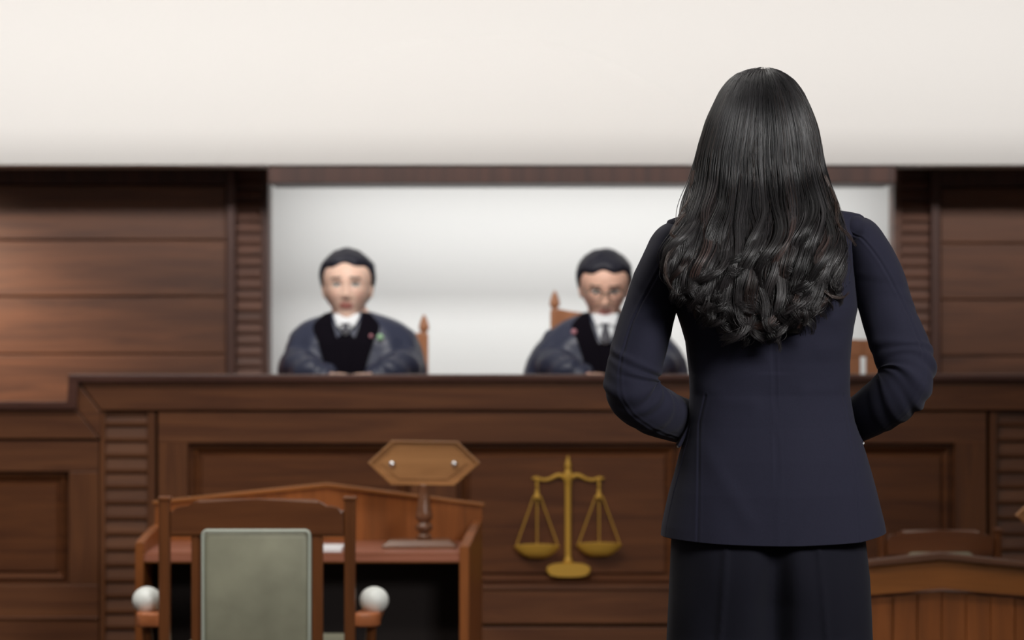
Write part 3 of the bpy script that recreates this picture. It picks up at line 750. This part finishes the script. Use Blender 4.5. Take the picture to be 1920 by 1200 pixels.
# trousers
bm = bmesh.new()
TL = [(960, 1276), (1010, 1259), (1100, 1255), (1200, 1250), (1300, 1246)]
TR = [(960, 1606), (1000, 1620), (1080, 1629), (1200, 1635), (1300, 1640)]
rings = []
for y in np.arange(955, 1330, 3.0):
    l, r = ip(TL, y), ip(TR, y); c = 1443; b = .118+.012*math.sin(max(0, min(1, (y-955)/230))*math.pi)-.035*max(0, (y-1205)/125.)**1.5
    ring = []
    for k in range(260):
        th = 2*math.pi*k/260; ct, st = math.cos(th), math.sin(th); e = 2/2.5
        hw = (r-c) if ct > 0 else (c-l)
        px = c+hw*math.copysign(abs(ct)**e, ct); dy = b*math.copysign(abs(st)**e, st)
        if dy < 0:
            g = min(1, max(0, (y-985)/140)); dy += (.012+.030*g)*math.exp(-((px-1443)/(20+10*g))**2)
            for cxr, w in ((1352-(y-1000)*.06, 5), (1519+(y-1000)*.10, 5)): dy -= .0045*math.exp(-((px-cxr)/w)**2)
            dy -= .006*noise.noise(Vector((px*.018, y*.008, 9.1)))
        else:
            g = min(1, max(0, (y-1060)/140)); dy -= .03*g*math.exp(-((px-1443)/25)**2)
        ring.append((X(px, WD), WD+dy, Z(y, WD)))
    rings.append(ring)
loft(bm, rings)
for sg in (-1, 1):
    zc = Z(1240, WD); hx = .096
    tube(bm, [(cxw+sg*.092, 4.80, zc+.06, .085, .105), (cxw+sg*.094, 4.80, zc-.06, .092, .11), (cxw+sg*.095, 4.80, .55, .082, .088), (cxw+sg*.095, 4.80, .30, .080, .084), (cxw+sg*.095, 4.80, .06, .085, .09)], n=40, steps=40, up=Vector((0, 1, 0)), round_ends=False)
me = remesh(bm, 'trousers', .004, 2)
mkobj('trousers', me, M['navy_trouser'], woman, True)
for sg in (-1, 1):
    bm = bmesh.new(); x = cxw+sg*.092
    tube(bm, [(x, 4.765, .040, .030, .036), (x, 4.83, .040, .036, .036), (x+sg*.004, 4.92, .030, .038, .028), (x+sg*.006, 4.985, .022, .026, .019)], n=20, steps=20)
    lathe(bm, x, 4.76, [(.012, 0), (.014, .03), (.028, .05)], 12)
    bmobj('shoe', bm, M['shoe'], woman, True)

# hair ------------------------------------------------
HLR = [(125.5, 1428, 1437), (127.5, 1413, 1449), (131, 1398, 1461), (138, 1381, 1474), (150, 1365, 1490), (170, 1350, 1505), (200, 1336, 1519), (225, 1324, 1529), (250, 1317, 1536), (275, 1309, 1540), (310, 1303, 1545), (340, 1299, 1553), (370, 1292, 1563), (400, 1284, 1571), (430, 1273, 1573), (460, 1262, 1572), (490, 1257, 1570), (520, 1260, 1566), (550, 1268, 1562), (580, 1284, 1558), (610, 1303, 1550), (640, 1318, 1540), (680, 1330, 1530)]
HDb = [(127, 4.845), (132, 4.815), (140, 4.795), (155, 4.775), (180, 4.757), (220, 4.742), (280, 4.732), (340, 4.728), (380, 4.712), (420, 4.688), (460, 4.668), (520, 4.656), (600, 4.658), (690, 4.672)]
HDm = [(127, 4.86), (340, 4.86), (380, 4.80), (400, 4.745), (420, 4.720), (460, 4.705), (500, 4.695), (600, 4.695), (690, 4.70)]
hy = np.array([a for a, _, _ in HLR]); hl = np.array([b for _, b, _ in HLR]); hr = np.array([c for _, _, c in HLR])
dby = np.array(HDb); dmy = np.array(HDm)
YD = np.arange(80, 760, 1.0)
def sm_(ys_, vs_, sig, keep=None):
    v = np.interp(YD, ys_, vs_); k = np.exp(-.5*(np.arange(-60, 61)/sig)**2); k /= k.sum()
    o_ = np.convolve(np.pad(v, 60, 'edge'), k, 'valid')
    w_ = np.clip((YD-140)/50, 0, 1); return v*(1-w_)+o_*w_
tl, tr, tb, tm = sm_(hy, hl, 9), sm_(hy, hr, 9), sm_(dby[:, 0], dby[:, 1], 22), sm_(dmy[:, 0], dmy[:, 1], 22)
def smooth01(x): x = np.clip(x, 0, 1); return x*x*(3-2*x)
def hairpos(phi, lay, y):
    l = np.interp(y, YD, tl); r = np.interp(y, YD, tr); c = (l+r)/2; hw = (r-l)/2*lay
    db = np.interp(y, YD, tb); dm = np.interp(y, YD, tm)
    cs = np.cos(phi); cs = np.where((cs < 0) & (y > 270), cs*smooth01((400-y)/130), cs)
    return c+hw*np.sin(phi), dm-(dm-db)*cs*(.4+.6*lay)
VS = []; FS = []; CS = []; voff = 0
def add_strand(px, D, yv, rad, col):
    """px, D, yv: arrays; three-sided ribbon tube"""
    global voff
    n = len(px)
    pts = np.stack([(px-CX)/F*D, D, H-(yv-HY)/F*D], 1)
    T = np.gradient(pts, axis=0); T /= np.linalg.norm(T, axis=1)[:, None]+1e-9
    ref = np.array([0, -1., .15]); a = np.cross(T, ref); a /= np.linalg.norm(a, axis=1)[:, None]+1e-9; b = np.cross(a, T)
    ring = []
    for q in range(3):
        th = 2*math.pi*q/3+math.pi/2
        ring.append(pts+(a*math.cos(th)+b*math.sin(th)*.8)*rad[:, None])
    V = np.stack(ring, 1).reshape(-1, 3); VS.append(V); CS.append(np.repeat(col, 3, axis=0))
    i = np.arange(n-1)[:, None]*3+voff
    for q in range(3):
        p = (q+1) % 3
        FS.append(np.concatenate([i+q, i+p, i+3+p, i+3+q], 1))
    voff += n*3
def smooth01(x): x = np.clip(x, 0, 1); return x*x*(3-2*x)
NC = 200; SEG = 60
for ci in range(NC):
    lay = [1.0, .97, .93, .88][ci % 4] if ci > 40 else 1.0
    phic = math.radians(rng.uniform(-104, 104)) if ci % 3 else math.radians(rng.uniform(-75, 75))
    sp = abs(math.sin(phic))
    yend = 672-95*sp**2.2-rng.uniform(0, 1)**1.4*(150 if ci % 2 else 50)*(1-.65*sp*sp); yon = rng.uniform(320, 500)
    if abs(phic) > 1.6: yend = min(yend, 585)
    ystart = 125.6+rng.uniform(0, 9)
    wav = rng.uniform(8, 19)*(1.0 if ci % 2 else .8); wl = rng.uniform(140, 230)
    ps = 2.2*math.sin(phic*2.3)+rng.normal(0, .9)
    side = rng.choice([-1, 1]) if sp < .5 else (1 if phic > 0 else -1)*rng.choice([1, -1], p=[.4, .6])
    hook = rng.uniform(14, 40)*(1-.5*sp**3); tight = rng.uniform(.0, .12)
    warm = rng.random() < .14
    nst = 28; tst = rng.uniform(.74, .88); cb = rng.uniform(.5, 1.8); ldep = rng.uniform(-.006, .008)
    for si in range(nst):
        ddx = rng.normal(0, 1); dphi = ddx*.085; dl = rng.uniform(-.02, .012)
        ye = yend-abs(rng.normal(0, 9)); t = np.linspace(0, 1, SEG)
        y = ystart+(ye-ystart)*(1-(1-t)**1.25)
        low = smooth01((y-yon+90)/170)
        fl = smooth01((y-ystart)/60)
        ph = phic+dphi*(fl*(1-low*(1-tight)))+.02*np.sin(y*.018+ps)
        px, D = hairpos(ph, lay+dl, y)
        A = wav*smooth01((y-yon)/130)
        ang = ps+2*math.pi*(y-390)/wl
        px = px+A*np.sin(ang); D = D+A*.0009*np.cos(ang)-(A*.0009)*.5
        tip = smooth01((t-tst)/(1-tst))
        k = tip*math.pi*.8
        px = px+side*hook*(1-np.cos(k))*.55; y2 = y-hook*.5*tip**2.5
        D = D-.010*np.sin(tip*math.pi)
        px = px+ddx*5.6*low*(1-.62*tip); D = D-(.012*low)*math.sqrt(max(0, 1-(ddx/2.2)**2))*(1-.5*tip)+ldep*low
        px = px+rng.normal(0, .7)*low*np.sin(t*9+si)
        rad = (.00078*(1-.6*t**2))*np.clip(t*12, .35, 1)*rng.uniform(.7, 1.25)
        br = cb*rng.uniform(.75, 1.25)
        c0_ = np.array([.0150, .0140, .0155])*br
        c1_ = (np.array([.060, .032, .025]) if warm else np.array([.028, .0235, .0235]))*br
        w = smooth01((y-300)/260)*rng.uniform(.2, 1)
        col = np.concatenate([c0_[None]*(1-w[:, None])+c1_[None]*w[:, None], np.ones((SEG, 1))], 1)
        add_strand(px, D, y2, rad, col)
# loose flyaways
for i in range(90):
    ph0 = math.radians(rng.uniform(-95, 95)); y = np.linspace(rng.uniform(150, 440), rng.uniform(480, 640-80*math.sin(ph0)**2), 40); t = np.linspace(0, 1, 40)
    px, D = hairpos(np.full(40, ph0), 1.0+rng.uniform(0, .03), y)
    px = px+rng.uniform(-16, 16)*t**2+rng.uniform(2, 7)*np.sin(t*rng.uniform(4, 10)+rng.uniform(0, 6))*t; D = D-.004-rng.uniform(0, .006)*t
    col = np.tile(np.array([.05, .032, .026, 1]), (40, 1)); add_strand(px, D, y, np.full(40, .00030), col)
# a few locks that escape sideways
for pts_ in ([(1566, 380), (1572, 420), (1590, 440), (1604, 460)], [(1284, 400), (1262, 428), (1258, 440), (1275, 447), (1290, 440)], [(1545, 545), (1560, 556), (1580, 558), (1592, 549)],
             [(1270, 455), (1252, 480), (1248, 515), (1262, 545), (1285, 560)], [(1300, 320), (1292, 370), (1278, 395), (1266, 420)], [(1548, 330), (1562, 365), (1570, 385), (1572, 400)]):
    for k in range(16):
        S = np.array(cat([(a+rng.normal(0, 1.5), b+rng.normal(0, 1.5)) for a, b in pts_], 26))
        D = np.interp(S[:, 1], dmy[:, 0], dmy[:, 1])-.035-rng.uniform(0, .01)
        D = np.minimum(D, 4.80)
        col = np.tile(np.array([.06, .036, .028, 1]), (26, 1)); add_strand(S[:, 0], D, S[:, 1], np.linspace(.0006, .00015, 26), col)
# under-layer volume
g = []; ysu = np.concatenate([np.linspace(129, 180, 14), np.linspace(186, 625, 60)])
for y in ysu:
    ring = []
    for k in range(64):
        ph = -math.pi*.62+k/63*math.pi*1.24
        f = .90 if y < 450 else .90-.25*(y-450)/175
        a, b = hairpos(np.array(ph), f, np.array(float(y)))
        if y > 560: a = a
        ring.append(tuple(P(float(a), y, float(b)+.004)))
    for k in range(64):
        ph = math.pi*.62-k/63*math.pi*1.24
        a, b = hairpos(np.array(ph), .70, np.array(float(y))); ring.append(tuple(P(float(a), y, float(b)+.012)))
    g.append(ring)
V0 = np.array(g).reshape(-1, 3); n0 = 128; vb = voff
VS.append(V0); CS.append(np.tile(np.array([.008, .007, .0075, 1]), (len(V0), 1)))
for r_ in range(len(g)-1):
    i = np.arange(n0)[:, None]+r_*n0+vb; j = (np.arange(n0)[:, None]+1) % n0+r_*n0+vb
    FS.append(np.concatenate([i, j, j+n0, i+n0], 1))
V = np.concatenate(VS); Fq = np.concatenate(FS); Cc = np.concatenate(CS)
me = bpy.data.meshes.new('hair')
me.vertices.add(len(V)); me.vertices.foreach_set('co', V.astype(np.float32).ravel())
me.loops.add(len(Fq)*4); me.loops.foreach_set('vertex_index', Fq.astype(np.int32).ravel())
me.polygons.add(len(Fq)); me.polygons.foreach_set('loop_start', np.arange(len(Fq), dtype=np.int32)*4); me.polygons.foreach_set('loop_total', np.full(len(Fq), 4, dtype=np.int32))
me.update(calc_edges=True); me.validate()
setcol(me, Cc)
mkobj('hair', me, M['hairm'], woman, True)

# ---- judges
def judge(label, hx, hy_, cx, D, tilt, skin, sil, badge, glasses, vneck):
    sc = .262/.232*.97
    HC = P(hx, hy_, D-.03)
    HR = Matrix.Rotation(math.pi, 3, 'Z') @ Matrix.Rotation(-tilt, 3, 'X')
    base = Vector((X(cx, D), D, PLAT))
    bm = bmesh.new(); head_mesh(bm, HC, HR, sc)
    S = F/D
    sh = P(cx, 620, D)
    tube(bm, [(HC.x, HC.y+.01, HC.z-.05, .058), (HC.x, HC.y+.03, HC.z-.12, .058), (sh.x, D+.01, sh.z+.03, .075), (sh.x, D+.01, sh.z-.06, .11)], n=18)
    tube(bm, [(sh.x, D, sh.z-.05, .16, .09), (sh.x, D, sh.z-.25, .16, .10), (sh.x, D, PLAT+.50, .16, .11)], n=24, steps=14, up=Vector((0, 1, 0)))
    HZ = Z(694, D-.24)-.042
    hc = Vector((X(hx+6, D-.24), D-.23, HZ-.004))
    arms = []
    for sg in (-1, 1):
        a = [Vector((sh.x+sg*.17, D, sh.z-.04)), Vector((sh.x+sg*.205, D-.02, sh.z-.16)), Vector((sh.x+sg*.205, D-.08, HZ+.035)), Vector((sh.x+sg*.15, D-.19, HZ+.03)), Vector((hc.x+sg*.075, D-.215, HZ+.012))]
        arms.append(a)
        rr = [.05, .045, .04, .034, .026]
        tube(bm, [(*p, r) for p, r in zip(a, rr)], n=16, steps=24)
        hand(bm, a[-1], Vector((-sg*.8, -.35, 0)), Vector((sg*.35, -.2, -1)) if False else Vector((0, -.4, -.9)), 1 if sg > 0 else -1, .8, .17)
        tube(bm, [(sh.x+sg*.09, D-.03, PLAT+.50, .085), (sh.x+sg*.13, D-.25, PLAT+.50, .07), (sh.x+sg*.13, D-.36, PLAT+.47, .06), (sh.x+sg*.13, D-.37, PLAT+.25, .052), (sh.x+sg*.13, D-.36, PLAT+.05, .04), (sh.x+sg*.13, D-.42, PLAT+.035, .03)], n=14, steps=24)
    me = remesh(bm, 'person', .0045, 2)
    skin_cols(me, HC, HR, sc, skin)
    o = mkobj('person', me, M['skin'], None, True, origin=base); o['label'] = label; o['category'] = 'person'
    # robe
    bm = bmesh.new(); rings = []
    for y in np.arange(585, 1085, 6.0):
        hl_, hr_ = float(np.interp(y, sil[0], sil[1])), float(np.interp(y, sil[0], sil[2]))
        b = float(np.interp(y, [585, 600, 640, 700, 800], [.055, .08, .115, .13, .15]))
        ring = []
        for k in range(96):
            th = 2*math.pi*k/96; ct, st = math.cos(th), math.sin(th)
            hw = hr_ if ct > 0 else hl_
            fold = .006*math.sin(th*11+y*.01)*min(1, max(0, (y-600)/60))
            ring.append((X(cx, D)+(hw/S+fold)*math.copysign(abs(ct)**.9, ct), D+(b+fold)*math.copysign(abs(st)**.9, st), Z(y, D)))
        rings.append(ring)
    loft(bm, rings)
    for sg, a in zip((-1, 1), arms):
        e = a[-1]+(a[-1]-a[-2])*-.25
        tube(bm, [(*(a[0]), .06), (*(a[1]+Vector((-sg*.02, 0, 0))), .068), (*(a[2]+Vector((-sg*.012, 0, .02))), .062), (*(a[3]+Vector((0, 0, .012))), .056), (*e, .052)], n=24, steps=40,
             rfun=lambda t, th: .005*math.sin(t*34+2*math.sin(th))*min(1, t*3))
    me = remesh(bm, 'robe', .008, 2)
    robe = mkobj('robe', me, M['robe'], o, True)
    # velvet yoke following the robe surface: collar strips down the front
    def front(px, y, lift=.012):
        hl_, hr_ = float(np.interp(y, sil[0], sil[1])), float(np.interp(y, sil[0], sil[2])); b = float(np.interp(y, [585, 600, 640, 700, 800], [.055, .08, .115, .13, .15]))
        u = (px-cx)/(hr_ if px > cx else hl_); u = max(-.98, min(.98, u))
        return Vector((X(px, D), D-b*max(0, 1-abs(u)**2.2)**.45-lift, Z(y, D)))
    def strip(name, mat, lefts, rights, thick=.008, nn=10, lift=.010):
        bm = bmesh.new(); n_ = 26
        L_ = cat(lefts, n_); R_ = cat(rights, n_)
        rings = []
        for (a, y0), (b, y1) in zip(L_, R_):
            fr = [front(a+(b-a)*k/nn, y0+(y1-y0)*k/nn, lift) for k in range(nn+1)]
            rings.append(fr+[p+Vector((0, thick+.012, 0)) for p in fr[::-1]])
        loft(bm, rings); return bmobj(name, bm, mat, o, True)
    nx = hx
    for sg in (-1, 1):
        strip('velvet_collar', M['velvet'], [(nx+sg*30, 584), (nx+sg*24, 612), (nx+sg*12, 650), (nx+sg*4, 700), (nx+sg*4, 760)] , [(nx+sg*44, 588), (nx+sg*62, 612), (nx+sg*50, 645), (nx+sg*36, 700), (nx+sg*36, 760)])
    strip('velvet_front', M['velvet'], [(nx-8, vneck-2), (nx-30, 650), (nx-34, 700), (nx-34, 760)], [(nx+8, vneck-2), (nx+32, 650), (nx+36, 700), (nx+36, 760)])
    strip('shirt_front', M['shirt'], [(nx-24, 588), (nx-20, 600), (nx-12, vneck-14), (nx-2, vneck)], [(nx+26, 588), (nx+22, 600), (nx+12, vneck-14), (nx+2, vneck)], .004, 10, .017)
    # collar wings
    for sg in (-1, 1):
        bm = bmesh.new()
        q0 = front(nx+sg*26, 586, .010); q1 = front(nx+sg*25, 592, .016); q2 = front(nx+sg*16, 612, .030); q3 = front(nx+sg*3, 605, .032)
        vs = [q0, q1, q2, q3]; a = [bm.verts.new(p) for p in vs]; b = [bm.verts.new(p+Vector((0, .012, 0))) for p in vs]
        bm.faces.new(a); bm.faces.new(b[::-1])
        for g_ in range(4): bm.faces.new((a[g_], b[g_], b[(g_+1) % 4], a[(g_+1) % 4]))
        bmobj('shirt_collar', bm, M['shirt'], o)
    strip('tie', M['tie'], [(nx-6, 606), (nx-5, 614), (nx-9, vneck-12), (nx-2, vneck-2)], [(nx+6, 606), (nx+5, 614), (nx+9, vneck-12), (nx+2, vneck-2)], .006, 4, .027)
    for (bx_, by_, mt, r) in badge:   # small pins
        bm = bmesh.new(); ellipsoid(bm, front(bx_, by_, .016), (r, .006, r), 14); bmobj('badge', bm, M[mt], robe, True)
    # short hair
    t = bmesh.new(); bmesh.ops.create_icosphere(t, subdivisions=5, radius=1)
    for v in t.verts:
        x, y, z = v.co
        X_, Y_, Z_ = headbase(x, y, z)
        if z < 0:
            X_ *= 1-.36*(-z)**1.4
            if y < 0: Y_ *= 1-.40*min(1, -z*1.2)
        lim = np.interp(Y_, [-.1, -.03, .0, .02, .045, .095], [-.075, -.055, -.012, .014, .056, .077]) + .006*math.sin(X_*90+1)
        ins = max(0, min(1, (Z_-lim)/.010+.5))
        th = .011+.004*max(0, z)+.004*noise.noise(Vector((X_*40, Y_*40, Z_*40)))
        k = 1+(-.10+(.10+th/.09)*ins)
        v.co = (X_*k, Y_*k, Z_*k)
    bmesh.ops.transform(t, matrix=Matrix.Translation(HC) @ HR.to_4x4() @ Matrix.Diagonal((sc, sc, sc, 1)), verts=t.verts)
    bmobj('hair', t, M['black_hair'], o, True)
    if glasses:
        bm = bmesh.new()
        m = Matrix.Translation(HC) @ HR.to_4x4() @ Matrix.Diagonal((sc, sc, sc, 1))
        for sg in (-1, 1):
            ring = [m @ Vector((sg*.033+.024*math.cos(a_), .102, .002+.018*math.sin(a_))) for a_ in [k/24*2*math.pi for k in range(25)]]
            tube(bm, [(*p, .0016) for p in ring], n=6, steps=60, up=Vector((0, 1, .1)), round_ends=False)
            p0 = m @ Vector((sg*.056, .100, .006)); p1 = m @ Vector((sg*.080, .0, .004)); tube(bm, [(*p0, .0014), (*p1, .0014)], n=6)
        p0 = m @ Vector((-.009, .104, .006)); p1 = m @ Vector((.009, .104, .006)); tube(bm, [(*p0, .0014), (*p1, .0014)], n=6)
        gl = bmobj('spectacles', bm, M['glass_frame'], o, True)
    return o
judge('judge on the left, bareheaded man in a dark robe looking straight ahead', 652, 538, 662, 9.43, 0.0, lin(240, 202, 182),
      ([585, 592, 600, 612, 630, 650, 675, 700, 1100], [34, 62, 88, 105, 118, 126, 132, 137, 140], [34, 58, 82, 102, 118, 126, 132, 137, 140]),
      [(716, 632, 'badge_green', .012), (699, 630, 'badge_pink', .007)], False, 628)
judge('judge wearing spectacles and a tie, head bowed, partly behind the woman\'s left arm', 1133, 538, 1137, 9.43, .28, lin(236, 190, 168),
      ([585, 592, 600, 612, 630, 650, 675, 700, 1100], [34, 58, 78, 96, 116, 134, 148, 156, 158], [34, 58, 78, 96, 116, 134, 148, 154, 158]),
      [(1075, 622, 'badge_pink', .010)], True, 645)

# ------------------------------------------------------------ lights
def area(name, loc, rot, sx, sy, power, col=(1, 1, 1)):
    l = bpy.data.lights.new(name, 'AREA'); l.shape = 'RECTANGLE'; l.size = sx; l.size_y = sy; l.energy = power; l.color = col
    o = bpy.data.objects.new(name, l); COL.objects.link(o); o.location = loc; o.rotation_euler = rot
    return o
R_ = math.radians
fill = area('bulkhead_fill', (0, 6.6, 3.5), (0, 0, 0), 7, .4, 34, (1, .99, .985)); fill.data.spread = R_(52)  # added light without a fixture, lifts the bulkhead above the wood
fill.rotation_euler = (Vector((0, 10.34, 2.42))-Vector((0, 6.6, 3.5))).to_track_quat('-Z', 'Y').to_euler()
area('ceiling_light_front', (-1.4, 6.6, 3.65), (0, 0, 0), 3.4, 1.2, 66, (1, .97, .93))
area('ceiling_light_middle', (-.5, 5.2, 3.65), (0, 0, 0), 4, 1.2, 13, (1, .98, .95))
def aim(o, t): o.rotation_euler = (Vector(t)-Vector(o.location)).to_track_quat('-Z', 'Y').to_euler(); return o
rear = aim(area('ceiling_light_rear', (2.3, 1.6, 3.3), (0, 0, 0), 1.6, 1.2, 16, (1, .985, .97)), (.5, 4.8, 1.3)); rear.data.spread = R_(50)
def spot(name, loc, tgt, power, deg, col, soft=.15):
    l = bpy.data.lights.new(name, 'SPOT'); l.energy = power; l.spot_size = R_(deg); l.spot_blend = 1; l.color = col; l.shadow_soft_size = soft
    o = bpy.data.objects.new(name, l); COL.objects.link(o); o.location = loc; return aim(o, tgt)
spot('desk_fill', (-.9, 5.2, 3.5), (-.62, 7.55, .75), 105, 34, (1, .93, .84))  # added fill for the left desk and chair, no such lamp in the room
spot('judge_spot_left', (-.2, 6.4, 3.4), (X(655, 9.4), 9.35, 1.5), 250, 17, (1, .95, .9))
spot('judge_spot_right', (.0, 6.4, 3.4), (X(1133, 9.4), 9.35, 1.5), 210, 17, (1, .95, .9))
spot('right_desk_fill', (1.5, 5.2, 3.5), (1.25, 7.5, .45), 90, 28, (1, .9, .78))  # invented fill that brightens the front of the right desk
area('niche_light', (X(1090, 11.0), DW+.25, Z(325, 11.0)), (R_(25), 0, 0), 2.6, .12, 13.5, (1, .985, .98))
sp = bpy.data.lights.new('wall_spot', 'SPOT'); sp.energy = 85; sp.spot_size = R_(88); sp.spot_blend = 1; sp.color = (1, .78, .58); sp.shadow_soft_size = .05
so = bpy.data.objects.new('wall_spot', sp); COL.objects.link(so); so.location = (-2.5, 9.7, 1.85)
so.rotation_euler = (Vector((-2.25, DW, 1.1))-Vector(so.location)).to_track_quat('-Z', 'Y').to_euler()
w = bpy.data.worlds.new('World'); scene.world = w; w.use_nodes = True
w.node_tree.nodes['Background'].inputs['Color'].default_value = (1, .98, .96, 1)
w.node_tree.nodes['Background'].inputs['Strength'].default_value = .13

# ------------------------------------------------------------ camera
cam = bpy.data.cameras.new('Camera'); co = bpy.data.objects.new('Camera', cam); COL.objects.link(co)
co.location = (0, 0, H); co.rotation_euler = (math.pi/2, 0, 0)
cam.sensor_width = 36; cam.lens = F/1920*36; cam.shift_y = 20/1920
cam.clip_start = .05
cam.dof.use_dof = True; cam.dof.focus_distance = 4.85; cam.dof.aperture_fstop = (cam.lens/1000)/.022
scene.camera = co
scene.view_settings.view_transform = 'Standard'; scene.view_settings.look = 'None'
scene.view_settings.exposure = 0; scene.view_settings.gamma = 1; scene.view_settings.use_curve_mapping = False
